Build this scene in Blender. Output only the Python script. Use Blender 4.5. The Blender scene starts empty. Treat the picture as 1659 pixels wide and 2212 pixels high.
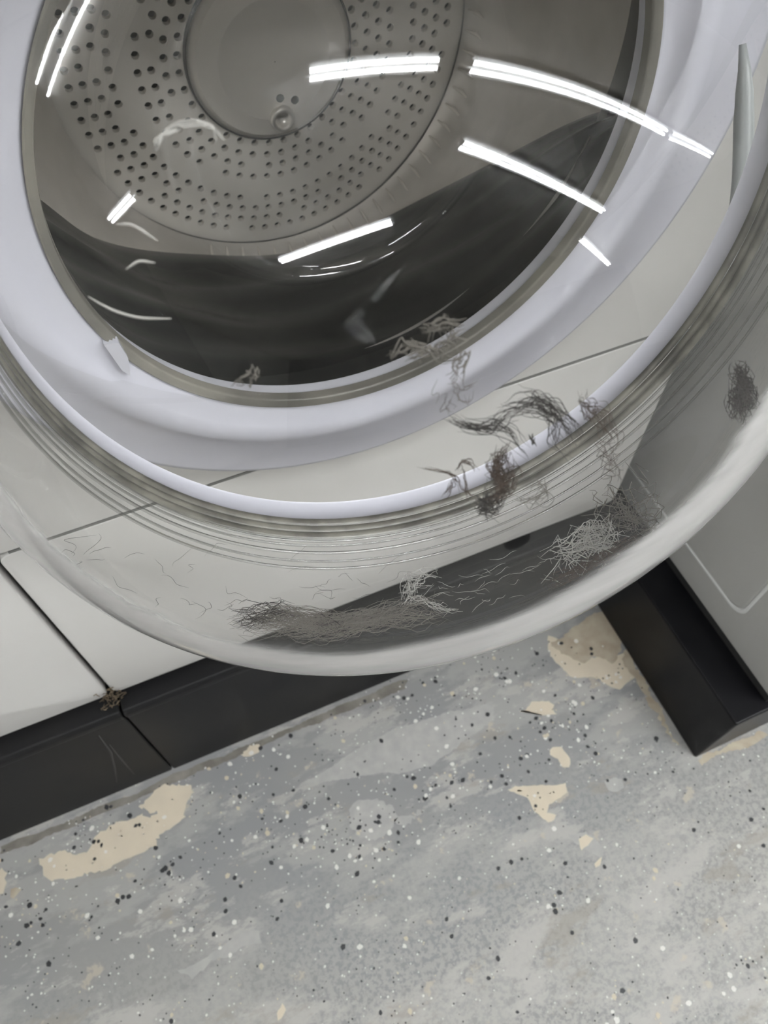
import bpy, math, random
import numpy as np
from mathutils import Vector

# ------------------------------------------------------------------ camera
# x runs along the row of white washers, y runs into them, z is up; floor at z = 0
CAM_H = 1.12; PITCH = math.radians(57.6); YAW = math.radians(23.2); FPX = 1660.0
sc = bpy.context.scene
COL = sc.collection
cam_d = bpy.data.cameras.new('camera'); cam = bpy.data.objects.new('camera', cam_d); COL.objects.link(cam)
cam.location = (0, 0, CAM_H); cam.rotation_euler = (math.pi/2 - PITCH, 0, -YAW)
cam_d.sensor_fit = 'VERTICAL'; cam_d.sensor_height = 32.0; cam_d.lens = 32.0*FPX/2212
cam_d.clip_start = 0.01
cam_d.dof.use_dof = True; cam_d.dof.focus_distance = 0.42; cam_d.dof.aperture_fstop = 13
sc.camera = cam
# ------------------------------------------------------------------ world, exposure
w = bpy.data.worlds.new('world'); sc.world = w; w.use_nodes = True
w.node_tree.nodes['Background'].inputs[0].default_value = (0.9, 0.95, 1.0, 1)
w.node_tree.nodes['Background'].inputs[1].default_value = 0.0
sc.view_settings.view_transform = 'Standard'; sc.view_settings.look = 'None'
sc.view_settings.gamma = 1.0; sc.view_settings.exposure = 1.23
sc.view_settings.use_curve_mapping = False
sc.cycles.use_denoising = True; sc.cycles.use_light_tree = False; sc.cycles.use_adaptive_sampling = True; sc.cycles.adaptive_threshold = 0.03
sc.cycles.max_bounces = 8; sc.cycles.diffuse_bounces = 4; sc.cycles.glossy_bounces = 4; sc.cycles.transparent_max_bounces = 16; sc.cycles.transmission_bounces = 2
TUBE_EMIT = 30.0

random.seed(7); RNG = np.random.default_rng(11)
# ------------------------------------------------------------------ pixel -> direction
_cy, _sy, _cp, _sp = math.cos(YAW), math.sin(YAW), math.cos(PITCH), math.sin(PITCH)
CR = np.array([_cy, -_sy, 0.0]); CF = np.array([_sy*_cp, _cy*_cp, -_sp]); CU = np.array([_sy*_sp, _cy*_sp, _cp])
CO = np.array([0, 0, CAM_H])
def rays(p):
    p = np.atleast_2d(np.asarray(p, float))
    d = CF*FPX + (p[:, :1]-829.5)*CR - (p[:, 1:2]-1106)*CU
    return d/np.linalg.norm(d, axis=1, keepdims=True)
def on_z(p, z=0.0):
    d = rays(p); return CO + d*((z-CAM_H)/d[:, 2:3])
def on_y(p, y):
    d = rays(p); return CO + d*(y/d[:, 1:2])
def on_x(p, x):
    d = rays(p); return CO + d*(x/d[:, 0:1])

# ------------------------------------------------------------------ mesh helpers
class MB:
    def __init__(s): s.v = []; s.f = []
    def box(s, x0, x1, y0, y1, z0, z1):
        b = len(s.v)
        s.v += [(x, y, z) for z in (z0, z1) for y in (y0, y1) for x in (x0, x1)]
        s.f += [tuple(b+i for i in q) for q in ((0,2,3,1),(4,5,7,6),(0,1,5,4),(2,6,7,3),(0,4,6,2),(1,3,7,5))]
        return s
    def loft(s, rings, closed=True, cap0=False, cap1=False):
        b = len(s.v); n = len(rings[0])
        for r in rings: s.v += [tuple(map(float, p)) for p in r]
        m = n if closed else n-1
        for i in range(len(rings)-1):
            for j in range(m):
                k = (j+1) % n
                s.f.append((b+i*n+j, b+i*n+k, b+(i+1)*n+k, b+(i+1)*n+j))
        if cap0: s.f.append(tuple(b+j for j in reversed(range(n))))
        if cap1: s.f.append(tuple(b+(len(rings)-1)*n+j for j in range(n)))
        return s
    def tube(s, pts, r, n=5, taper=True):
        pts = np.asarray(pts, float); L = len(pts)
        if L < 2: return s
        t = np.gradient(pts, axis=0); t /= np.linalg.norm(t, axis=1, keepdims=True)+1e-12
        a = np.cross(t, [0.31, 0.52, 0.79]); a /= np.linalg.norm(a, axis=1, keepdims=True)+1e-12
        c = np.cross(t, a)
        rings = []
        for i in range(L):
            ri = (r[i] if hasattr(r, '__len__') else r)*((0.35+0.65*min(1, 4*min(i, L-1-i)/L)) if taper else 1)
            rings.append([pts[i]+ri*(math.cos(2*math.pi*k/n)*a[i]+math.sin(2*math.pi*k/n)*c[i]) for k in range(n)])
        return s.loft(rings, True, True, True)
    def prism(s, poly, axis, a, b):
        """extrude a 2-D polygon along axis from a to b"""
        def P(q, h):
            return {'x': (h, q[0], q[1]), 'y': (q[0], h, q[1]), 'z': (q[0], q[1], h)}[axis]
        return s.loft([[P(q, a) for q in poly], [P(q, b) for q in poly]], True, True, True)
    def build(s, name, mat, parent=None, smooth=False, bevel=0):
        me = bpy.data.meshes.new(name); me.from_pydata(s.v, [], s.f); me.update()
        import bmesh
        bm = bmesh.new(); bm.from_mesh(me); bmesh.ops.recalc_face_normals(bm, faces=bm.faces); bm.to_mesh(me); bm.free()
        o = bpy.data.objects.new(name, me); COL.objects.link(o); o.parent = parent
        me.materials.append(mat)
        if smooth:
            for p in me.polygons: p.use_smooth = True
        if bevel:
            m = o.modifiers.new('bevel', 'BEVEL'); m.width = bevel; m.segments = 3; m.limit_method = 'ANGLE'
        return o
def empty(name, loc, label, cat, group=None):
    o = bpy.data.objects.new(name, None); COL.objects.link(o); o.location = loc; o.empty_display_size = 0.05
    return tag(o, label, cat, group)
def tag(o, label, cat, group=None):
    o['label'] = label; o['category'] = cat
    if group: o['group'] = group
    return o
def copy_tree(o, parent=None):
    c = o.copy(); COL.objects.link(c); c.parent = parent
    for ch in list(o.children): copy_tree(ch, c)
    return c
def struct(o): o['kind'] = 'structure'; return o

# ------------------------------------------------------------------ materials
def mat(name, col, rough=0.5, metal=0.0, spec=0.5, noise=None, bump=0.0, nscale=40):
    m = bpy.data.materials.new(name); m.use_nodes = True
    nt = m.node_tree; b = nt.nodes['Principled BSDF']
    b.inputs['Base Color'].default_value = (*col, 1); b.inputs['Roughness'].default_value = rough
    b.inputs['Metallic'].default_value = metal; b.inputs['Specular IOR Level'].default_value = spec
    if noise or bump:
        tc = nt.nodes.new('ShaderNodeTexCoord'); n = nt.nodes.new('ShaderNodeTexNoise')
        n.inputs['Scale'].default_value = nscale; n.inputs['Detail'].default_value = 6
        nt.links.new(tc.outputs['Object'], n.inputs['Vector'])
        if noise:
            r = nt.nodes.new('ShaderNodeValToRGB'); r.color_ramp.elements[0].position = 0.35; r.color_ramp.elements[1].position = 0.7
            r.color_ramp.elements[0].color = (*noise, 1); r.color_ramp.elements[1].color = (*col, 1)
            nt.links.new(n.outputs['Fac'], r.inputs['Fac']); nt.links.new(r.outputs['Color'], b.inputs['Base Color'])
        if bump:
            bp = nt.nodes.new('ShaderNodeBump'); bp.inputs['Strength'].default_value = bump; bp.inputs['Distance'].default_value = 0.002
            nt.links.new(n.outputs['Fac'], bp.inputs['Height']); nt.links.new(bp.outputs['Normal'], b.inputs['Normal'])
    return m
def clear(name, tint=(0.97, 0.98, 0.97), rough=0.02, f0=0.045, power=5.0, haze=0.0, edge=0.0):
    """clear thin plastic sheet: see-through, reflecting more at a grazing angle"""
    m = bpy.data.materials.new(name); m.use_nodes = True
    nt = m.node_tree; nt.nodes.remove(nt.nodes['Principled BSDF']); out = nt.nodes['Material Output']
    tr = nt.nodes.new('ShaderNodeBsdfTransparent'); tr.inputs[0].default_value = (*tint, 1)
    gl = nt.nodes.new('ShaderNodeBsdfGlossy'); gl.inputs['Roughness'].default_value = rough
    lw = nt.nodes.new('ShaderNodeLayerWeight'); lw.inputs[0].default_value = 0.5
    pw = nt.nodes.new('ShaderNodeMath'); pw.operation = 'POWER'; pw.inputs[1].default_value = power
    ma = nt.nodes.new('ShaderNodeMath'); ma.operation = 'MULTIPLY_ADD'; ma.inputs[1].default_value = 1-f0; ma.inputs[2].default_value = f0
    mx = nt.nodes.new('ShaderNodeMixShader')
    nt.links.new(lw.outputs['Facing'], pw.inputs[0]); nt.links.new(pw.outputs[0], ma.inputs[0])
    nt.links.new(ma.outputs[0], mx.inputs[0])
    base = tr
    if haze:
        df = nt.nodes.new('ShaderNodeBsdfDiffuse'); df.inputs[0].default_value = (0.75, 0.75, 0.74, 1)
        mh = nt.nodes.new('ShaderNodeMixShader'); mh.inputs[0].default_value = haze
        nt.links.new(tr.outputs[0], mh.inputs[1]); nt.links.new(df.outputs[0], mh.inputs[2]); base = mh
    if edge:   # milky haze painted at grazing view for light refracted in the thick rim
        df = nt.nodes.new('ShaderNodeBsdfDiffuse'); df.inputs[0].default_value = (0.80, 0.79, 0.77, 1)
        tl = nt.nodes.new('ShaderNodeBsdfTranslucent'); tl.inputs[0].default_value = (0.85, 0.84, 0.82, 1)
        ad = nt.nodes.new('ShaderNodeMixShader'); ad.inputs[0].default_value = 0.5
        nt.links.new(df.outputs[0], ad.inputs[1]); nt.links.new(tl.outputs[0], ad.inputs[2])
        me_ = nt.nodes.new('ShaderNodeMath'); me_.operation = 'MULTIPLY'; me_.inputs[1].default_value = edge
        sm = nt.nodes.new('ShaderNodeMapRange'); sm.interpolation_type = 'SMOOTHSTEP'; sm.inputs[1].default_value = 0.60; sm.inputs[2].default_value = 0.67
        tc = nt.nodes.new('ShaderNodeTexCoord'); nz = nt.nodes.new('ShaderNodeTexNoise'); nz.inputs['Scale'].default_value = 55; nz.inputs['Detail'].default_value = 5
        mpz = nt.nodes.new('ShaderNodeMapping'); mpz.inputs['Scale'].default_value = (0.12, 1.0, 1.0)
        nt.links.new(tc.outputs['Object'], mpz.inputs['Vector']); nt.links.new(mpz.outputs['Vector'], nz.inputs['Vector'])
        wz = nt.nodes.new('ShaderNodeMath'); wz.operation = 'MULTIPLY_ADD'; wz.inputs[1].default_value = 0.10; wz.inputs[2].default_value = -0.05
        az = nt.nodes.new('ShaderNodeMath'); az.operation = 'ADD'
        nt.links.new(nz.outputs['Fac'], wz.inputs[0]); nt.links.new(wz.outputs[0], az.inputs[0]); nt.links.new(lw.outputs['Facing'], az.inputs[1])
        nt.links.new(az.outputs[0], sm.inputs[0])
        pm = nt.nodes.new('ShaderNodeMath'); pm.operation = 'MULTIPLY'
        cz = nt.nodes.new('ShaderNodeMapRange'); cz.inputs[1].default_value = 0.3; cz.inputs[2].default_value = 0.7; cz.inputs[3].default_value = 0.75; cz.inputs[4].default_value = 1.0
        nt.links.new(nz.outputs['Fac'], cz.inputs[0]); nt.links.new(sm.outputs[0], pm.inputs[0]); nt.links.new(cz.outputs[0], pm.inputs[1])
        nt.links.new(pm.outputs[0], me_.inputs[0])
        mh = nt.nodes.new('ShaderNodeMixShader'); nt.links.new(me_.outputs[0], mh.inputs[0])
        nt.links.new(base.outputs[0], mh.inputs[1]); nt.links.new(ad.outputs[0], mh.inputs[2]); base = mh
    nt.links.new(base.outputs[0], mx.inputs[1]); nt.links.new(gl.outputs[0], mx.inputs[2])
    nt.links.new(mx.outputs[0], out.inputs['Surface'])
    return m
def emit(name, col, strength):
    m = bpy.data.materials.new(name); m.use_nodes = True
    nt = m.node_tree; nt.nodes.remove(nt.nodes['Principled BSDF'])
    e = nt.nodes.new('ShaderNodeEmission'); e.inputs[0].default_value = (*col, 1); e.inputs[1].default_value = strength
    nt.links.new(e.outputs[0], nt.nodes['Material Output'].inputs['Surface'])
    return m

M = dict(
    white=mat('white_enamel', (0.555, 0.545, 0.525), 0.35, noise=(0.54, 0.53, 0.51), nscale=5),
    bluish=mat('bluish_white_plastic', (0.56, 0.56, 0.62), 0.25),
    plinth=mat('black_rubber_cove', (0.007, 0.007, 0.008), 0.5, spec=0.25, noise=(0.012, 0.0115, 0.011), nscale=9),
    plinth_gloss=mat('black_gloss_base', (0.003, 0.003, 0.004), 0.35, spec=0.2, noise=(0.006, 0.006, 0.007), nscale=25),
    grey=mat('grey_painted_steel', (0.45, 0.45, 0.435), 0.4, noise=(0.42, 0.42, 0.405), nscale=3),
    grey_dark=mat('dark_grey_shadow_gap', (0.03, 0.03, 0.03), 0.7),
    edge=mat('pale_edge_highlight', (0.70, 0.71, 0.70), 0.4),  # paler than the cabinet: highlight along the pressed edge put into the colour
    seam=mat('seam_dark', (0.17, 0.17, 0.16), 0.8),
    steel=mat('brushed_drum_steel', (0.90, 0.86, 0.82), 0.33, metal=0.55, noise=(0.72, 0.69, 0.65), nscale=14),
    steel_back=mat('satin_drum_back_steel', (0.95, 0.905, 0.84), 0.45, metal=0.1, noise=(0.90, 0.855, 0.79), nscale=10),
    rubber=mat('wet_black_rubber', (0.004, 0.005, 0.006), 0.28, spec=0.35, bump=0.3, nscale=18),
    bezel=mat('beige_grey_bezel', (0.26, 0.245, 0.21), 0.25, noise=(0.12, 0.115, 0.10), nscale=9),
    groove=mat('olive_grey_seal', (0.21, 0.20, 0.17), 0.3, noise=(0.07, 0.066, 0.056), nscale=45),
    scuff=mat('pale_scuff', (0.055, 0.053, 0.050), 0.8),
    clip=mat('pale_clip', (0.50, 0.50, 0.545), 0.3),
    recess=mat('grey_handle_recess', (0.36, 0.38, 0.38), 0.35),
    dome=clear('clear_dome_plastic', (0.985, 0.985, 0.98), 0.02, 0.058, edge=0.88),
    lens=clear('clear_window_glass', (0.97, 0.97, 0.96), 0.03, 0.055),
    ridge=clear('clear_ridge_plastic', (0.72, 0.72, 0.71), 0.08, 0.08, 4.0),
    hair=mat('dark_hair', (0.018, 0.014, 0.012), 0.5),
    hair_brown=mat('brown_hair', (0.045, 0.026, 0.016), 0.5),
    hair_grey=mat('grey_lint', (0.15, 0.138, 0.12), 0.7),
    hair_pale=mat('pale_fibre', (0.42, 0.41, 0.385), 0.6),
    debris=mat('tan_debris', (0.20, 0.155, 0.10), 0.9, noise=(0.07, 0.05, 0.032), nscale=120),
    cream=mat('cream_bare_patch', (0.521, 0.458, 0.356), 0.75, noise=(0.474, 0.419, 0.332), nscale=30),
    palegrey=mat('pale_worn_patch', (0.348, 0.340, 0.324), 0.7, noise=(0.292, 0.288, 0.280), nscale=60),
    grime=mat('grey_brown_grime', (0.213, 0.198, 0.174), 0.8, noise=(0.126, 0.115, 0.099), nscale=40),
    tan=mat('tan_worn_patch', (0.316, 0.261, 0.198), 0.8, noise=(0.395, 0.348, 0.269), nscale=50),
    flake_black=mat('black_flake', (0.018, 0.019, 0.021), 0.5),
    flake_white=mat('white_flake', (0.553, 0.545, 0.514), 0.5),
    flake_cream=mat('cream_flake', (0.435, 0.379, 0.292), 0.6),
    ceil=mat('ceiling_tile', (0.80, 0.78, 0.74), 0.9, noise=(0.76, 0.74, 0.70), nscale=8),
    wall=mat('painted_wall', (0.72, 0.71, 0.67), 0.8),
    wall_dark=mat('grey_front_wall', (0.30, 0.29, 0.28), 0.8),
    tube=emit('lit_tube', (0.95, 0.98, 1.0), TUBE_EMIT),
    housing=mat('white_fixture', (0.75, 0.75, 0.75), 0.5),
    chrome=mat('bolt_steel', (0.75, 0.72, 0.68), 0.35, metal=0.6),
)
def floor_material():
    m = bpy.data.materials.new('flaked_grey_floor'); m.use_nodes = True
    nt = m.node_tree; N = nt.nodes; L = nt.links; b = N['Principled BSDF']
    tc = N.new('ShaderNodeTexCoord')
    mp = N.new('ShaderNodeMapping'); mp.inputs['Scale'].default_value = (0.45, 1.0, 1.0)
    L.new(tc.outputs['Object'], mp.inputs['Vector'])
    def noise(scale, detail, src, rough=0.6):
        n = N.new('ShaderNodeTexNoise'); n.inputs['Scale'].default_value = scale; n.inputs['Detail'].default_value = detail
        n.inputs['Roughness'].default_value = rough; L.new(src, n.inputs['Vector']); return n.outputs['Fac']
    def ramp(src, p0, p1):
        r = N.new('ShaderNodeMapRange'); r.inputs[1].default_value = p0; r.inputs[2].default_value = p1; r.clamp = True
        L.new(src, r.inputs[0]); return r.outputs[0]
    def mix(fac, a, c):
        x = N.new('ShaderNodeMix'); x.data_type = 'RGBA'
        L.new(fac, x.inputs[0])
        if isinstance(a, tuple): x.inputs[6].default_value = (*a, 1)
        else: L.new(a, x.inputs[6])
        x.inputs[7].default_value = (*c, 1); return x.outputs[2]
    def mul(a, c):
        x = N.new('ShaderNodeMath'); x.operation = 'MULTIPLY'; L.new(a, x.inputs[0])
        if isinstance(c, float): x.inputs[1].default_value = c
        else: L.new(c, x.inputs[1])
        return x.outputs[0]
    P = mp.outputs['Vector']; O = tc.outputs['Object']
    c = mix(ramp(noise(3.0, 3, O), 0.35, 0.7), (0.194, 0.198, 0.204), (0.229, 0.225, 0.217))
    # streaky worn film, finer the further it is worn
    c = mix(mul(ramp(noise(9, 8, P, 0.65), 0.49, 0.545), 0.75), c, (0.292, 0.288, 0.276))
    # fine mottle: strongest in the traffic lane in front of the machines
    sep = N.new('ShaderNodeSeparateXYZ'); L.new(O, sep.inputs[0])
    lane = ramp(sep.outputs['Y'], 0.20, -0.02)
    c = mix(mul(mul(ramp(noise(150, 3, O, 0.7), 0.44, 0.52), lane), 0.75), c, (0.332, 0.320, 0.300))
    c = mix(mul(mul(ramp(noise(60, 5, O, 0.75), 0.55, 0.6), lane), 0.6), c, (0.198, 0.198, 0.194))
    c = mix(mul(ramp(noise(17, 7, P, 0.7), 0.54, 0.58), 0.75), c, (0.348, 0.336, 0.316))
    c = mix(mul(ramp(noise(13, 7, P, 0.7), 0.57, 0.63), 0.6), c, (0.237, 0.217, 0.190))
    c = mix(mul(ramp(noise(26, 4, O), 0.64, 0.68), 0.7), c, (0.395, 0.348, 0.284))
    # flakes too small to tell apart
    vo = N.new('ShaderNodeTexVoronoi'); vo.inputs['Scale'].default_value = 240; L.new(O, vo.inputs['Vector'])
    sx = N.new('ShaderNodeSeparateColor'); L.new(vo.outputs['Color'], sx.inputs[0])
    core = ramp(vo.outputs['Distance'], 0.28, 0.22)
    c = mix(mul(core, ramp(sx.outputs[0], 0.955, 0.96)), c, (0.474, 0.466, 0.442))
    c = mix(mul(core, ramp(sx.outputs[1], 0.972, 0.975)), c, (0.024, 0.024, 0.028))
    L.new(c, b.inputs['Base Color']); b.inputs['Roughness'].default_value = 0.55
    bp = N.new('ShaderNodeBump'); bp.inputs['Strength'].default_value = 0.15; bp.inputs['Distance'].default_value = 0.001
    L.new(noise(80, 4, O), bp.inputs['Height']); L.new(bp.outputs['Normal'], b.inputs['Normal'])
    return m

# ------------------------------------------------------------------ room
X0, X1, Y0, Y1, ZC = -3.2, 5.4, -7.2, 2.6, 2.7
floor = struct(MB().box(X0, X1, Y0, Y1, -0.05, 0).build('floor', floor_material()))
struct(MB().box(X0, X1, Y0, Y1, ZC, ZC+0.05).build('ceiling', M['ceil']))
struct(MB().box(X0-0.05, X0, Y0, Y1, -0.05, ZC+0.05).build('wall_left', M['wall']))
struct(MB().box(X1, X1+0.05, Y0, Y1, -0.05, ZC+0.05).build('wall_right', M['wall']))
struct(MB().box(X0, X1, Y1, Y1+0.05, -0.05, ZC+0.05).build('wall_back', M['wall']))
struct(MB().box(X0, X1, Y0-0.05, Y0, -0.05, ZC+0.05).build('wall_front', M['wall_dark']))

# ------------------------------------------------------------------ ceiling lamps
def lamp(a, b, label, sep=0.05):
    a = np.array(a); b = np.array(b); c = (a+b)/2; L = np.linalg.norm(b-a); ang = math.atan2(b[1]-a[1], b[0]-a[0])
    o = empty('ceiling_light', (c[0], c[1], ZC), label, 'light', 'tube lights on the ceiling')
    o.rotation_euler.z = ang
    MB().box(-L/2, L/2, -0.075, 0.075, -0.035, 0).build('housing', M['housing'], o, bevel=0.004)
    for s in (-1, 1):
        MB().tube([(-L/2+0.02, s*sep, -0.056), (L/2-0.02, s*sep, -0.056)], 0.016, 8, False).build('tube', M['tube'], o, True)
        MB().box(-L/2, -L/2+0.025, s*sep-0.02, s*sep+0.02, -0.075, -0.03).build('socket', M['housing'], o)
        MB().box(L/2-0.025, L/2, s*sep-0.02, s*sep+0.02, -0.075, -0.03).build('socket', M['housing'], o)
lamp((-0.25, -0.36), (0.46, -0.60), 'short twin tube light on the ceiling over the washers', 0.028)
lamp((0.60, -0.66), (2.85, -1.75), 'long twin tube light in line with the short one', 0.03)
lamp((2.95, -1.80), (4.60, -2.45), 'twin tube light at the far end of its line', 0.04)
lamp((-2.30, -0.50), (-1.78, -0.45), 'twin tube light on the ceiling by the left wall', 0.03)
lamp((0.52, -1.30), (2.55, -3.19), 'slanting twin tube light set askew to the long one', 0.025)
lamp((-1.16, -2.10), (-0.02, -2.05), 'twin tube light in the middle of the aisle', 0.03)
lamp((2.50, -3.95), (4.40, -6.40), 'twin tube light nearest the grey front wall', 0.03)
lamp((-1.94, 1.02), (-0.80, 1.28), 'wide twin tube light over the back of the washers', 0.11)
lamp((-2.10, 1.78), (-1.20, 2.06), 'twin tube light beside the back wall', 0.06)

# ------------------------------------------------------------------ the white washers
VP = 0.3725                      # plinth face
VW = 0.393                       # white front face
SEAM = -0.168
B0, B1 = SEAM+0.0015, 0.499      # cabinet of the washer with the dome
WZ0, WSEAM, WTOP = 0.268, 0.586, 1.16
CX, CZ, RW = 0.153, 0.850, 0.184  # porthole centre and radius
CX2, CZ2, RF = 0.158, 0.853, 0.270  # outer edge of the white door ring
washer = empty('washing_machine', (0, 0, 0), 'white front-loading washer with hair caught under its clear domed door', 'washer')

def rrect(x0, x1, z0, z1, r, n=6):
    out = []
    for cx_, cz_, a0 in ((x1-r, z1-r, 0), (x0+r, z1-r, 90), (x0+r, z0+r, 180), (x1-r, z0+r, 270)):
        for i in range(n+1):
            a = math.radians(a0+90*i/n); out.append((cx_+r*math.cos(a), cz_+r*math.sin(a)))
    return out
def sheet(poly, y, t, bev=0.0012):
    """pressed panel with rounded-over front edge; poly in (x,z), front face at y"""
    p = np.array(poly); c = p.mean(0)
    def ins(d):
        q = p-c; l = np.abs(q).max(0); return c+q*(1-d/l)
    m = MB()
    m.loft([[(a, y+t, b) for a, b in p], [(a, y+bev, b) for a, b in p], [(a, y+bev*0.3, b) for a, b in ins(bev*0.4)],
            [(a, y, b) for a, b in ins(bev)]], True, True, True)
    return m
# cabinet shell, open at the front
cab = MB()
cab.box(B0, B0+0.012, VW+0.022, 1.05, 0.26, 1.27); cab.box(B1-0.012, B1, VW+0.022, 1.05, 0.26, 1.27)
cab.box(B0+0.012, B1-0.012, 1.038, 1.05, 0.26, 1.27); cab.box(B0+0.012, B1-0.012, VW+0.022, 1.038, 1.258, 1.27)
cab.box(B0+0.012, B1-0.012, VW+0.022, 1.038, 0.26, 0.272)
cab.build('cabinet', M['white'], washer)
sheet(rrect(B0, B1, WZ0, WSEAM-0.0015, 0.010), VW, 0.02).build('lower_panel', M['white'], washer, True)
MB().box(B0+0.01, B1-0.01, VW+0.0006, VW+0.018, WSEAM-0.0013, WSEAM+0.0013).build('panel_seam', M['seam'], washer)
# front panel with the round opening
NT = 192
def circ(cx_, cz_, r, y, n=NT): return [(cx_+r*math.cos(2*math.pi*i/n), y, cz_+r*math.sin(2*math.pi*i/n)) for i in range(n)]
def rect_ring(x0, x1, z0, z1, y, cx_, cz_, n=NT):
    out = []
    for i in range(n):
        a = 2*math.pi*i/n; dx, dz = math.cos(a), math.sin(a)
        t = min(((x1-cx_)/dx if dx > 1e-9 else (x0-cx_)/dx if dx < -1e-9 else 9), ((z1-cz_)/dz if dz > 1e-9 else (z0-cz_)/dz if dz < -1e-9 else 9))
        out.append((cx_+dx*t, y, cz_+dz*t))
    return out
fz0, fz1 = WSEAM+0.0015, 1.13
MB().loft([circ(CX, CZ, 0.215, VW+0.02), circ(CX, CZ, 0.215, VW), rect_ring(B0+0.002, B1-0.002, fz0+0.002, fz1-0.002, VW, CX, CZ),
           rect_ring(B0, B1, fz0, fz1, VW+0.003, CX, CZ), rect_ring(B0, B1, fz0, fz1, VW+0.02, CX, CZ)]).build('front_panel', M['white'], washer)
sheet(rrect(B0, B1, 1.133, 1.27, 0.010), VW, 0.02).build('control_panel', M['white'], washer, True)
# plinth with a rounded lip
pl = [(VP, 0), (VP, 0.238), (VP-0.003, 0.243), (VP-0.003, 0.252), (VP+0.001, 0.258), (0.60, 0.258), (0.60, 0)]
MB().prism(pl, 'x', -0.1655, 0.5035).build('plinth', M['plinth'], washer, bevel=0.002)

# drum and gasket
DB = 0.74                          # back of the drum
hub = on_y((600, 240), DB)[0]; dcx, dcz = 0.20, 0.735
drum = MB()
drum.loft([circ(CX, CZ, 0.212, 0.44), circ(CX, CZ, 0.250, 0.445), circ(0.17, 0.82, 0.252, 0.50), circ(dcx, dcz+0.03, 0.235, 0.66), circ(dcx, dcz, 0.215, DB-0.012), circ(dcx, dcz, 0.205, DB)])
drum_o = drum.build('drum', M['steel'], washer, True)
def back_plate():
    """stamped back plate with real punched holes in rows"""
    m = MB(); R1 = 0.206; r0 = 0.082
    seg = 16
    m.loft([circ(dcx, dcz, 0.0005, DB-0.012, 96), circ(dcx, dcz, 0.055, DB-0.012, 96), circ(dcx, dcz, 0.074, DB-0.006, 96), circ(dcx, dcz, r0, DB+0.004, 96)])
    rad = r0; k = 0
    while rad < R1-0.004:
        rn = min(rad+0.0125, R1); n = 96
        if rn-rad < 0.009: m.loft([circ(dcx, dcz, rad, DB+0.004, n), circ(dcx, dcz, rn, DB+0.004, n)]); break
        cells = max(24, int(2*math.pi*rad/0.0145)); rm = (rad+rn)/2
        for i in range(cells):
            a0, a1 = 2*math.pi*(i+0.5*(k % 2))/cells, 2*math.pi*(i+1+0.5*(k % 2))/cells; am = (a0+a1)/2
            hole = (k % 5 != 4) and (i % 11 != 10)
            out = []
            for q in range(seg):
                t = 2*math.pi*q/seg; cx_, cy_ = math.cos(t), math.sin(t); s = 1/max(abs(cx_), abs(cy_))
                rr = rm+cx_*s*(rn-rad)/2; aa = am+cy_*s*(a1-a0)/2
                out.append((dcx+rr*math.cos(aa), DB+0.004, dcz+rr*math.sin(aa)))
            c_ = (dcx+rm*math.cos(am), DB+0.004, dcz+rm*math.sin(am))
            if hole:
                inn = []
                for q in range(seg):
                    t = 2*math.pi*q/seg; h = 0.0037
                    er = (math.cos(am), 0, math.sin(am)); et = (-math.sin(am), 0, math.cos(am))
                    inn.append(tuple(c_[z]+h*(math.cos(t)*er[z]+math.sin(t)*et[z]) for z in range(3)))
                deep = [(p[0], p[1]+0.006, p[2]) for p in inn]
                m.loft([out, inn, deep])
            else:
                m.loft([out, [c_]*seg])
        rad = rn; k += 1
    return m.build('back_plate', M['steel_back'], drum_o, False)
back_plate()
MB().loft([circ(dcx, dcz, r, y, 96) for r, y in ((0.0808, DB+0.001), (0.0812, DB-0.0015), (0.0826, DB+0.0005), (0.0832, DB+0.0045))]).build('pressed_groove', M['grey_dark'], drum_o, True)
MB().loft([circ(dcx, dcz, 0.21, DB+0.03, 64)], True, True).build('tub_back', M['rubber'], drum_o)
MB().loft([circ(hub[0], hub[2], r, y, 32) for r, y in ((0.0125, DB-0.010), (0.0125, DB-0.017), (0.010, DB-0.019), (0.0075, DB-0.017), (0.007, DB-0.012))], True, False, True).build('hub_bolt', M['chrome'], drum_o, True)
for px in ((605, 212), (637, 216)):
    h = on_y(px, DB-0.012)[0]
    MB().loft([circ(h[0], h[2], 0.0042, DB-0.0118, 12), circ(h[0], h[2], 0.0040, DB-0.0126, 12)], True, False, True).build('rivet_hole', M['grey_dark'], drum_o)
# slotted rim where the wall meets the back
for i in range(30):
    a = math.radians(-118+i*5.2)
    c_ = (dcx+0.212*math.cos(a), DB-0.016, dcz+0.212*math.sin(a))
    MB().tube([(c_[0], c_[1]-0.012, c_[2]), c_, (c_[0]-0.006*math.cos(a), c_[1]+0.010, c_[2]-0.006*math.sin(a))], 0.0022, 5).build('rim_rib', M['steel_back'], drum_o, True)
# gasket, its black bottom drawn out deep to stand in for a dark reflection
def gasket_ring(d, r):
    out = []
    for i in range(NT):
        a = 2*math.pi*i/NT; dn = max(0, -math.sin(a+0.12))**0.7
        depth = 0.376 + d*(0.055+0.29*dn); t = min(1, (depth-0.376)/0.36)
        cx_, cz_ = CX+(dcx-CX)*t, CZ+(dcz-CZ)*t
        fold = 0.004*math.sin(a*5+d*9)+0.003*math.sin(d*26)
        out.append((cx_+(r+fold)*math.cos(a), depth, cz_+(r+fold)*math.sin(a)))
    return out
MB().loft([gasket_ring(d/18, 0.188+0.022*d/18) for d in range(19)]).build('gasket', M['rubber'], washer, True)

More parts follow.
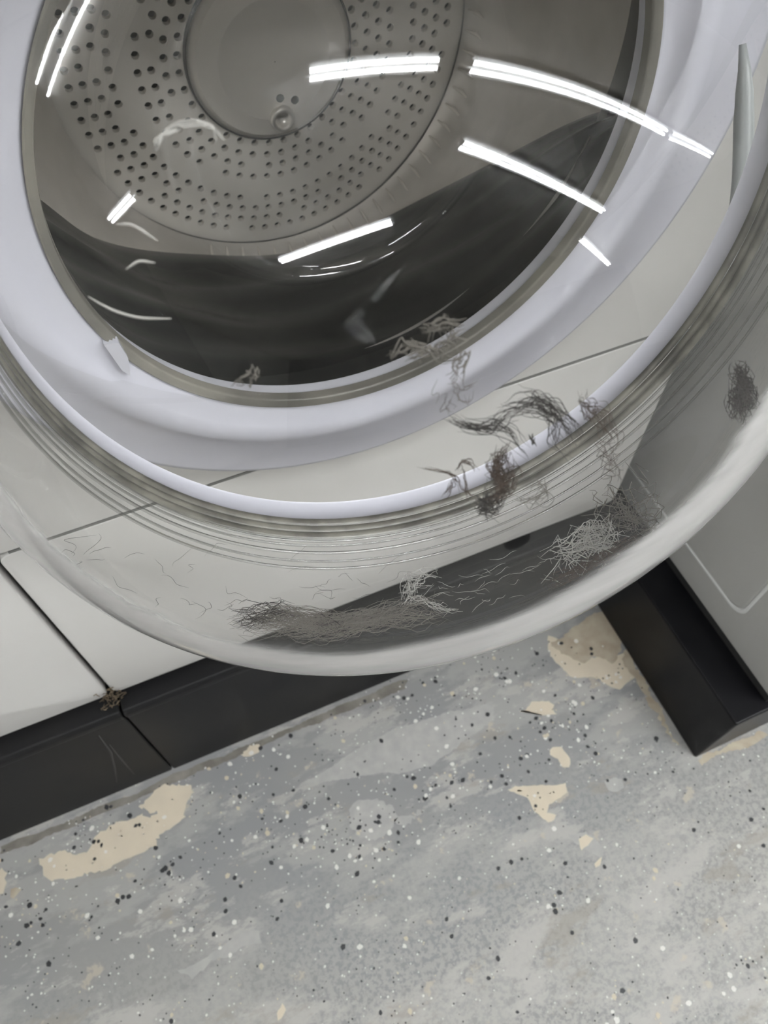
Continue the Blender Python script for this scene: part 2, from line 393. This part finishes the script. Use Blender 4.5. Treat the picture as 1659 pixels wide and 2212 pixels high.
# ------------------------------------------------------------------ the domed door
dy, dp = math.radians(-5.56), math.radians(11.45)
E1 = np.array([math.cos(dy), math.sin(dy), 0]); _n = np.array([-math.sin(dy), math.cos(dy), 0]); _z = np.array([0, 0, 1.0])
E2 = _z*math.cos(dp)+_n*math.sin(dp); EN = _n*math.cos(dp)-_z*math.sin(dp)
C0 = np.array([0.14, 0.372, 0.876])
S1, S2, RD, PW, SH, EL, SZ = 0.0789, 0.2566, 0.194, 2.4, -0.0506, 1.12, -0.2092
def dome_r(s): return RD if s <= S1 else RD*max(0, 1-((s-S1)/(S2-S1))**PW)**(1/PW)
def dome_pt(s, a, off=0.0):
    r = max(0, dome_r(s)+off)
    return C0-EN*s+E1*SH*s+E2*SZ*s+r*(EL*math.cos(a)*E1+math.sin(a)*E2)
def dome_f(X):
    D = X-C0; s = -(D@EN); x = D@E1-SH*s; y = D@E2-SZ*s; r = np.hypot(x/EL, y)
    return np.where(s < S1, r/RD-1, np.maximum(0, (s-S1)/(S2-S1))**PW+(r/RD)**PW-1)
TG = np.arange(0.08, 0.75, 0.0015)
def on_dome(p, last=False, inset=0.0012):
    """where the line of sight through photo points meets the dome wall (first or last crossing); nan where it misses"""
    d = rays(p); out = np.full((len(d), 3), np.nan)
    for i in range(len(d)):
        v = dome_f(CO+TG[:, None]*d[i])
        k = np.nonzero(v < 0)[0]
        if len(k) == 0: continue
        j = k[-1] if last else k[0]
        a, b = (TG[j], TG[min(j+1, len(TG)-1)]) if last else (TG[max(j-1, 0)], TG[j])
        va, vb = dome_f((CO+a*d[i])[None])[0], dome_f((CO+b*d[i])[None])[0]
        t = a+(b-a)*va/(va-vb+1e-12)
        out[i] = CO+d[i]*(t-inset if last else t+inset)
    return out
NA = 200
# white ring of the door, flat against the front panel
def ring(t, y):
    cx_, cz_, r = CX+(CX2-CX)*t, CZ+(CZ2-CZ)*t, RW+(RF-RW)*t
    return circ(cx_, cz_, r, y)
door = MB().loft([ring(0.0, 0.392), ring(0.0, 0.374), ring(0.05, 0.3715), ring(0.22, 0.3745), ring(0.26, 0.3700), ring(0.45, 0.3690), ring(0.50, 0.3735),
                  ring(0.92, 0.3745), ring(0.98, 0.3765), ring(1.0, 0.381), ring(1.0, 0.3925)]).build('door', M['bluish'], washer, True)
# metal-beige bezel of stepped rings round the porthole
MB().loft([circ(CX, CZ, r, y) for r, y in ((0.1860, 0.3705), (0.1846, 0.3694), (0.1838, 0.3712), (0.1826, 0.3702), (0.1820, 0.3722), (0.1810, 0.3714), (0.1804, 0.3745), (0.1802, 0.380))]).build('bezel', M['bezel'], door, True)
# inner glass bowl reaching into the drum
MB().loft([circ(CX+0.006*i, CZ-0.010*i, r, y, 128) for i, (r, y) in enumerate(((0.181, 0.378), (0.168, 0.40), (0.156, 0.44), (0.142, 0.475), (0.126, 0.492), (0.100, 0.497), (0.05, 0.498), (0.001, 0.498)))]).build('window_glass', M['lens'], door, True)
# the clear dome itself
def dome_rows():
    rows = []
    ss = list(np.linspace(0, S1, 6))[1:]+[S1+(S2-S1)*math.sin(math.pi/2*i/44) for i in range(1, 45)]
    base = []
    for j in range(NA):
        a = 2*math.pi*j/NA; p = dome_pt(0, a); q = dome_pt(S1, a); k = (0.390-p[1])/(q[1]-p[1]); base.append(p+(q-p)*k)
    rows.append(base)
    for s in ss: rows.append([dome_pt(min(s, S2-1e-5), 2*math.pi*j/NA) for j in range(NA)])
    return rows
MB().loft(dome_rows()).build('dome', M['dome'], door, True)
# collar, seal and ridges where the dome is moulded
def band(name, prof, m):
    rows = []
    for s, r in prof:
        row = []
        for j in range(NA):
            a = 2*math.pi*j/NA; ca, sa = math.cos(a), math.sin(a)
            rr = r; q = C0-EN*s
            for _ in range(40):
                if dome_f((q+(rr+0.003)*(ca*E1+sa*E2))[None])[0] < 0: break
                rr -= 0.001
            row.append(q+rr*(ca*E1+sa*E2))
        rows.append(row)
    return MB().loft(rows).build(name, m, door, True)
band('collar', [(0.089, 0.1885), (0.090, 0.1895), (0.103, 0.1905), (0.104, 0.1890)], M['bluish'])
for s in (0.1065, 0.1125, 0.1180):
    band('seal', [(s-0.0027, 0.1890), (s-0.0014, 0.1874), (s+0.0014, 0.1874), (s+0.0027, 0.1890)], M['groove'])
for s, wd in ((0.1235, 0.0007), (0.1275, 0.0005), (0.1330, 0.0009), (0.1400, 0.0005), (0.1455, 0.0007)):
    band('ridge', [(s-wd, 0.1885), (s-wd*0.4, 0.1872), (s+wd*0.4, 0.1872), (s+wd, 0.1885)], M['ridge'])
# finger grip and latch nub moulded on the inside of the dome wall
g = on_dome([(1604, 95), (1608, 150), (1608, 200), (1607, 260), (1606, 320), (1603, 380), (1598, 440), (1590, 500), (1580, 560), (1556, 650)], True, 0.004)
g = g[~np.isnan(g[:, 0])]
MB().tube(g, 0.0055, 10).build('grip', M['recess'], door, True)
l0 = on_dome([(1440, 738), (1462, 702), (1502, 716), (1470, 758)], True, 0.003); l1 = on_dome([(1440, 738), (1462, 702), (1502, 716), (1470, 758)], True, 0.009)
MB().loft([l0, l1], True, True, True).build('latch', M['recess'], door)

# left neighbour: the same machine one cabinet width along
other = copy_tree(washer); other.location.x = -0.6715
other['label'] = 'white washer with two pale scuff lines on its black plinth'

opl = [c for c in other.children if c.name.startswith('plinth')][0]
for px in ([(213,1588),(240,1625),(248,1660),(252,1690)], [(236,1608),(262,1640),(290,1672)]):
    q = on_y(px, VP+0.0002); q[:, 0] += 0.6715
    MB().tube(q, 0.0011, 6).build('scuff', M['scuff'], opl, True)
t = on_y([(222, 738), (255, 735), (275, 768), (280, 806), (262, 795)], 0.370)
MB().prism([(p[0], p[2]) for p in t], 'y', 0.3675, 0.3735).build('clip', M['clip'], door)

# ------------------------------------------------------------------ grey washer on the right
gw = empty('grey_washer', (0.575, 0.10, 0), 'grey steel washer standing forward on a glossy black base', 'washer')
def G(mb, name, m, bev=0, smooth=False, par=None):
    mb.v = [(a-0.575, b-0.10, c) for a, b, c in mb.v]; return mb.build(name, m, par or gw, smooth, bev)
GX, GY, GH = 0.575, 0.100, 1.55
G(MB().box(GX, GX+0.78, GY, 1.10, 0.172, GH), 'cabinet', M['grey'], 0.004)
G(MB().box(0.525, 1.40, 0.0935, 1.10, 0.0, 0.155), 'plinth', M['plinth_gloss'], 0.003)
G(MB().box(GX+0.004, GX+0.77, GY+0.004, 1.09, 0.155, 0.172), 'base_gap', M['grey_dark'])
# access panel in the side: pressed edge line with rounded corner, then the panel
pan = rrect(0.196, 0.98, 0.226, 1.40, 0.022, 8)
p = np.array(pan); c_ = p.mean(0)
def shrink(d): return c_+(p-c_)*(1-d/np.abs(p-c_).max(0))
G(MB().loft([[(GX-0.0002, a, b) for a, b in p], [(GX-0.0012, a, b) for a, b in shrink(0.0010)], [(GX-0.0012, a, b) for a, b in shrink(0.0040)], [(GX-0.0002, a, b) for a, b in shrink(0.0052)]]), 'panel_edge', M['edge'])
G(MB().loft([[(GX-0.0001, a, b) for a, b in shrink(0.0054)], [(GX-0.0010, a, b) for a, b in shrink(0.008)]], True, False, True), 'access_panel', M['grey'])
fx, fz = GX+0.39, 0.78
G(MB().loft([circ(fx, fz, r, y, 96) for r, y in ((0.27, GY-0.001), (0.265, GY-0.03), (0.23, GY-0.035), (0.215, GY-0.012), (0.19, GY-0.004))]), 'door_ring', M['chrome'], 0, True)
G(MB().loft([circ(fx, fz, r, y, 96) for r, y in ((0.192, GY-0.005), (0.12, GY-0.003), (0.01, GY-0.002))], True, False, True), 'door_glass', M['rubber'], 0, True)

# ------------------------------------------------------------------ worn floor
def patch(px, m, z, jit=0.002, label=None):
    q = on_z(px); q = q[:, :2]; pts = []
    n = len(q)
    for i in range(n):
        a, b = q[i], q[(i+1) % n]; k = max(1, int(np.linalg.norm(b-a)/0.004))
        for j in range(k):
            t = j/k; pts.append((1-t)*a+t*b)
    n = len(pts); nz = RNG.normal(size=(n, 2)); sm = sum(np.roll(nz, q, 0) for q in range(-3, 4))/2.6
    pts = np.array(pts)+(0.75*sm+0.45*nz)*jit
    o = MB().prism([tuple(x) for x in pts], 'z', 0.0001, z).build('bare_patch', m, floor); return o
patch([(82,1860),(95,1845),(150,1832),(190,1840),(205,1800),(255,1775),(300,1768),(330,1770),(345,1725),(385,1695),(412,1712),(398,1765),(355,1795),(330,1835),(265,1862),(205,1885),(140,1902),(105,1890)], M['cream'], 0.0005, 0.003)
patch([(300,1745),(345,1705),(410,1690),(415,1715),(380,1735),(330,1760)], M['cream'], 0.0004, 0.003)
patch([(0,1876),(14,1885),(16,1915),(6,1935),(0,1938),(-20,1910)], M['cream'], 0.0005)
patch([(1098,1710),(1115,1700),(1220,1692),(1225,1712),(1205,1728),(1185,1738),(1180,1752),(1202,1758),(1200,1772),(1185,1776),(1150,1748),(1140,1725)], M['cream'], 0.0005, 0.0012)
patch([(1186,1618),(1208,1612),(1232,1638),(1228,1655),(1212,1655),(1205,1640),(1190,1632)], M['cream'], 0.0005, 0.0012)
patch([(1250,1812),(1265,1803),(1282,1812),(1272,1828),(1258,1838)], M['cream'], 0.0005, 0.001)
patch([(1283,1865),(1300,1850),(1296,1868),(1286,1874)], M['cream'], 0.0005, 0.0006)
patch([(598,2190),(610,2168),(617,2182),(608,2202),(600,2204)], M['cream'], 0.0005, 0.001)
patch([(1120,1540),(1150,1515),(1185,1512),(1192,1535),(1172,1548),(1150,1545)], M['cream'], 0.0004, 0.003)
patch([(520,1635),(548,1612),(566,1608),(560,1625),(535,1640)], M['cream'], 0.0004, 0.002)
patch([(640,1702),(710,1655),(780,1615),(840,1580),(960,1540),(1060,1515),(1068,1555),(1000,1605),(930,1655),(860,1672),(780,1672),(700,1692)], M['palegrey'], 0.0003, 0.0012)
patch([(760,1750),(775,1730),(820,1722),(850,1735),(856,1765),(838,1795),(810,1815),(775,1812),(758,1785)], M['palegrey'], 0.0003, 0.002)
patch([(850,1770),(880,1758),(915,1755),(905,1775),(870,1790)], M['palegrey'], 0.0003, 0.004)
patch([(390,2100),(450,2065),(520,2020),(556,2008),(562,2030),(520,2050),(450,2080),(420,2110)], M['palegrey'], 0.0003, 0.002)
patch([(1225,1800),(1260,1790),(1280,1800),(1300,1835),(1296,1850),(1270,1840),(1240,1820)], M['palegrey'], 0.0003, 0.002)
patch([(1310,1690),(1345,1682),(1352,1698),(1335,1710),(1318,1708)], M['palegrey'], 0.0003, 0.002)
patch([(1190,1400),(1240,1352),(1300,1310),(1330,1340),(1345,1410),(1330,1430),(1280,1415),(1262,1430),(1240,1420),(1215,1420)], M['tan'], 0.0003, 0.003)
patch([(1185,1372),(1215,1385),(1240,1425),(1290,1420),(1345,1412),(1372,1470),(1340,1485),(1290,1465),(1230,1458),(1190,1425)], M['cream'], 0.00025, 0.002)
patch([(1350,1400),(1372,1440),(1410,1500),(1450,1570),(1470,1610),(1452,1600),(1400,1520),(1362,1450)], M['tan'], 0.0003, 0.003)
patch([(1505,1640),(1585,1602),(1640,1575),(1659,1590),(1640,1600),(1560,1630),(1512,1650)], M['tan'], 0.0003, 0.002)
patch([(0,1832),(120,1784),(300,1712),(378,1672),(500,1624),(640,1566),(860,1472),(880,1470),(870,1488),(660,1572),(520,1632),(390,1684),(310,1722),(130,1796),(0,1848)], M['grime'], 0.0003, 0.0012)
patch([(24,1920),(36,1916),(48,1922),(40,1930),(30,1940),(24,1936)], M['tan'], 0.0006, 0.0006)
# flakes
shapes = []
for k in range(8):
    n = random.choice((5, 6, 7)); mb = MB()
    mb.prism([((0.6+0.5*random.random())*math.cos(2*math.pi*i/n)*0.5, (0.6+0.5*random.random())*math.sin(2*math.pi*i/n)*0.42) for i in range(n)], 'z', 0.0, 1.0)
    shapes.append(mb)
def flake_mesh(k, m):
    me = bpy.data.meshes.new('flake'); me.from_pydata(shapes[k].v, [], shapes[k].f); me.materials.append(m); return me
fm = [[flake_mesh(k, m) for k in range(8)] for m in (M['flake_black'], M['flake_white'], M['flake_cream'])]
def floor_px():
    while True:
        x = random.uniform(-40, 1700); y = random.uniform(1380, 2230)
        d = 0.9 if y < 1950-0.25*(x-400) else 0.33
        if x > 900 and y > 1900: d *= 0.7
        if random.random() > d: continue
        q = on_z((x, y))[0]
        if q[1] > 0.362 or (q[0] > 0.515 and q[1] > 0.08): continue
        return q
clusters = [floor_px() for _ in range(60)]
def flake_spot():
    if random.random() < 0.35:
        c = random.choice(clusters); return c+np.array([random.gauss(0, 0.012), random.gauss(0, 0.010), 0])
    return floor_px()
for i in range(300):
    q = flake_spot()
    if q[1] > 0.362: continue
    kind = random.choices((0, 1, 2), (0.5, 0.38, 0.12))[0]
    o = bpy.data.objects.new('flake', fm[kind][random.randrange(8)]); COL.objects.link(o); o.parent = floor
    s = random.uniform(0.0050, 0.0088); o.location = (q[0], q[1], 0.0001); o.scale = (s, s, random.uniform(0.0004, 0.0008)); o.rotation_euler.z = random.uniform(0, 6.28)
for kind, cnt in ((0, 420), (1, 520), (2, 200)):
    mb = MB()
    for i in range(cnt):
        q = flake_spot()
        if q[1] > 0.362: continue
        s = random.uniform(0.0016, 0.0038); a = random.uniform(0, 6.28); src = shapes[random.randrange(8)]; b = len(mb.v)
        mb.v += [(q[0]+s*(v[0]*math.cos(a)-v[1]*math.sin(a)), q[1]+s*(v[0]*math.sin(a)+v[1]*math.cos(a)), 0.0001+v[2]*0.0004) for v in src.v]
        mb.f += [tuple(b+i_ for i_ in f) for f in src.f]
    o = mb.build('fine_flakes', M[('flake_black', 'flake_white', 'flake_cream')[kind]], floor); o['kind'] = 'stuff'

# ------------------------------------------------------------------ debris in the plinth seam
def debris(px, y, r, label):
    c = on_y(px, y)[0]; mb = MB()
    for k in range(40):
        a = c+RNG.normal(size=3)*r*np.array([0.7, 0.25, 1.0]); t = [a]
        for _ in range(5): t.append(t[-1]+RNG.normal(size=3)*r*0.22)
        t = np.array(t); t[:, 1] = np.clip(t[:, 1], y-0.006, y+0.003)
        mb.tube(t, r*0.07, 5)
    tag(mb.build('dust_clump', M['debris'], None, True), label, 'dust')
debris((245, 1508), 0.386, 0.009, 'tan dusty clump wedged in the joint between the two plinths')

# ------------------------------------------------------------------ hair and lint caught on the dome
def smooth(pts, n):
    pts = np.asarray(pts, float); d = np.r_[0, np.cumsum(np.linalg.norm(np.diff(pts, axis=0), axis=1))]
    t = np.linspace(0, d[-1], n)
    q = np.stack([np.interp(t, d, pts[:, k]) for k in range(2)], 1)
    for _ in range(3): q[1:-1] = (q[:-2]+2*q[1:-1]+q[2:])/4
    return q
def wob(n, amp, f=3):
    t = np.linspace(0, 1, n); o = np.zeros((n, 2))
    for k in range(1, f+1): o += RNG.normal(size=2)*amp/k*np.sin(2*math.pi*(k*t*RNG.uniform(0.6, 1.4)+RNG.random()))[:, None]
    return o
def add_strand(mb, q, r, last, inset=0.0012, lift=0.0):
    X = on_dome(q, last, inset+lift); X = X[~np.isnan(X[:, 0])]
    if len(X) > 3 and np.linalg.norm(np.diff(X, axis=0), axis=1).max() < 0.035: mb.tube(X, r, 4)
def clump(guides, n, spread, r, m, label, last=False, wig=6, pts=22, part=(0.35, 1.0), group=None):
    mb = MB()
    for i in range(n):
        g = guides[i % len(guides)]; base = smooth(g, pts*2)
        L = int(pts*2*RNG.uniform(*part)); s0 = RNG.integers(0, pts*2-L+1)
        q = base[s0:s0+L:2]+RNG.normal(size=2)*spread+wob(len(base[s0:s0+L:2]), wig)
        add_strand(mb, q, r*RNG.uniform(0.8, 1.5), last, lift=abs(RNG.normal())*0.0012)
    o = mb.build('hair_clump', m, None, True); return tag(o, label, 'hair', group)
# the long grey roll of lint in the bottom of the dome
clump([[(505,1345),(560,1330),(640,1325),(720,1350),(800,1330),(870,1300)], [(510,1350),(600,1352),(700,1345),(790,1340),(880,1310),(960,1310)],
       [(600,1360),(700,1362),(800,1345),(900,1330),(980,1325)]], 260, 9, 0.00014, M['hair_grey'], 'long grey roll of matted lint lying in the bottom of the dome', True, 9, 20, (0.25, 0.8))
clump([[(505,1340),(560,1328),(600,1322),(640,1330)], [(680,1345),(740,1350),(760,1330)]], 110, 9, 0.00013, M['hair'], 'dark hairs tangled into the end of the grey lint roll', True, 8, 14)
clump([[(870,1305),(885,1280),(880,1250),(910,1240),(945,1240)], [(880,1290),(890,1265),(925,1245)], [(860,1310),(900,1290),(940,1310),(1000,1320)]], 40, 6, 0.00018, M['hair_pale'], 'pale wispy tuft rising from the right end of the lint roll', True, 6, 16)
clump([[(1190,1215),(1240,1185),(1300,1165),(1340,1150)], [(1200,1190),(1260,1195),(1320,1180)], [(1240,1175),(1290,1150),(1330,1160)], [(1250,1150),(1310,1145),(1300,1190)]], 80, 15, 0.00024, M['hair_pale'], 'pale curly tuft of fluff over the black plinth', True, 10, 14, (0.3, 0.8))
clump([[(1310,1130),(1360,1090),(1400,1130)], [(1340,1110),(1380,1140),(1420,1110)], [(1330,1060),(1370,1100),(1400,1080)], [(1290,1080),(1340,1120),(1390,1150)]], 60, 22, 0.00024, M['hair_grey'], 'loose grey web of fluff where the dome turns upward', True, 14, 14, (0.3, 0.8))
clump([[(1180,1265),(1240,1240),(1300,1205),(1360,1175),(1410,1155)], [(1200,1260),(1260,1225),(1340,1185)]], 60, 8, 0.00018, M['hair_brown'], 'flat reddish brown wisp of lint under the curly pale tuft', True, 6, 18)
# dark hair stuck on the wall nearer the eye
clump([[(965,895),(1000,915),(1060,925),(1090,900),(1130,885)], [(975,905),(1030,922),(1075,915),(1110,940),(1135,985)], [(1060,905),(1100,885),(1170,880),(1200,910),(1190,950),(1230,990)],
       [(1080,890),(1150,870),(1210,905),(1240,960)], [(1120,850),(1190,870),(1240,915),(1252,960)]], 85, 8, 0.00010, M['hair'], 'sweeping S-shaped lock of fine dark hair', False, 5, 26, (0.4, 1.0))
clump([[(1092,968),(1075,1000),(1072,1030),(1095,1050)], [(1090,970),(1068,1010),(1085,1045),(1060,1090)], [(1098,990),(1100,1040),(1075,1075),(1040,1095)]], 80, 7, 0.00013, M['hair_brown'], 'twisted dark brown knot of hair hanging from a narrow tip', False, 8, 18)
clump([[(1040,1090),(1060,1078),(1070,1095),(1050,1102),(1038,1085)], [(1060,1075),(1045,1095),(1062,1104)]], 45, 8, 0.00012, M['hair'], 'small round black hair ball beside the seal', False, 9, 16)
clump([[(905,1010),(950,1017),(985,1030),(1000,1060),(1008,1085)], [(985,1030),(995,1000),(1015,998),(1030,1020)], [(985,1028),(970,1060),(955,1085)], [(1000,1010),(1010,1070),(1025,1075)]], 26, 3, 0.00012, M['hair_brown'], 'forked brown wisp of hair like a bird track', False, 3, 16)
clump([[(1142,938),(1158,962)], [(1156,938),(1150,958)]], 14, 2, 0.00024, M['hair'], 'tiny black cross of two short hairs', False, 1, 8)
clump([[(830,770),(880,745),(940,760),(980,780)], [(900,740),(930,715),(960,700),(1000,705)], [(950,770),(970,730),(1000,715)], [(960,760),(1000,770),(985,810),(970,830)], [(880,780),(920,760),(960,765)]], 44, 8, 0.00020, M['hair_grey'], 'pale grey fan of curled fibres at the edge of the porthole', False, 8, 18)
clump([[(975,800),(985,850),(1010,860),(1020,840)], [(960,830),(965,880),(970,900)], [(980,820),(1000,845),(1030,830)]], 14, 6, 0.00010, M['hair_grey'], 'thin drooping grey hairs below the fan of fibres', False, 5, 18)
clump([[(1260,880),(1290,890),(1310,930),(1310,980)], [(1265,860),(1270,890),(1300,900)], [(1300,960),(1320,1000),(1330,1030)]], 40, 12, 0.00010, M['hair_brown'], 'faint brown hairs crossing the grey seal', False, 9, 18)
clump([[(1130,1060),(1160,1040),(1185,1060),(1170,1085),(1140,1080)], [(1100,1070),(1150,1085),(1190,1040)]], 16, 5, 0.00010, M['hair_grey'], 'open loop of thin hair next to the black hair ball', False, 6, 22)
clump([[(1592,785),(1606,825),(1618,865),(1608,895)], [(1596,795),(1612,845),(1622,875)], [(1598,825),(1590,865),(1603,905)]], 130, 8, 0.00016, M['hair'], 'thick dark tuft of hair on the side of the dome', False, 7, 14)
clump([[(505,835),(535,810),(550,790)], [(545,785),(550,810),(540,830)]], 12, 4, 0.00020, M['hair_grey'], 'small pale wisp on the lower lip of the porthole', False, 4, 14)
clump([[(340,300),(370,275),(420,265),(450,275),(480,310)], [(330,330),(345,295),(400,268)]], 10, 3, 0.00028, M['hair_pale'], 'pale cream thread arched over the dark of the drum', False, 3, 20)
# loose single hairs
def single(q, r, m, label, group, last):
    mb = MB(); add_strand(mb, smooth(q, 14), r, last)
    if mb.v: tag(mb.build('hair_strand', m, None, True), label, 'hair', group)
for k, q in enumerate([[(250,485),(285,483),(310,500),(340,520)], [(272,582),(300,562),(335,568)], [(190,640),(240,670),(300,688),(370,688)]]):
    single(q, 0.0004, M['hair_pale'], ['short bent pale thread over the drum', 'short hooked pale thread beneath the bent one', 'long curved pale thread low over the drum'][k], None, False)
lab = [('fine dark hair on the clear dome against the white panel', 'fine hairs against the white panel', M['hair'], 0.00009),
       ('pale short fibre on the dome over the black plinth', 'pale fibres over the black plinth', M['hair_pale'], 0.00012)]
for i in range(46):
    x = RNG.uniform(110, 860); y = 1215+RNG.uniform(-20, 115)+0.00005*(x-500)**2*(-1)
    a = RNG.uniform(-0.9, 0.9); L = RNG.uniform(25, 70)
    q = np.array([(x+L*t*math.cos(a+0.8*t*RNG.normal()), y+L*t*math.sin(a)) for t in np.linspace(0, 1, 5)])+RNG.normal(size=(5, 2))*4
    single(q, lab[0][3], lab[0][2], lab[0][0], lab[0][1], True)
for i in range(40):
    x = RNG.uniform(900, 1260); y = 1290-0.36*(x-900)+RNG.uniform(-20, 75)
    a = RNG.uniform(-0.8, 0.4); L = RNG.uniform(18, 60)
    q = np.array([(x+L*t*math.cos(a), y+L*t*math.sin(a)) for t in np.linspace(0, 1, 5)])+RNG.normal(size=(5, 2))*3
    single(q, lab[1][3], lab[1][2], lab[1][0], lab[1][1], True)
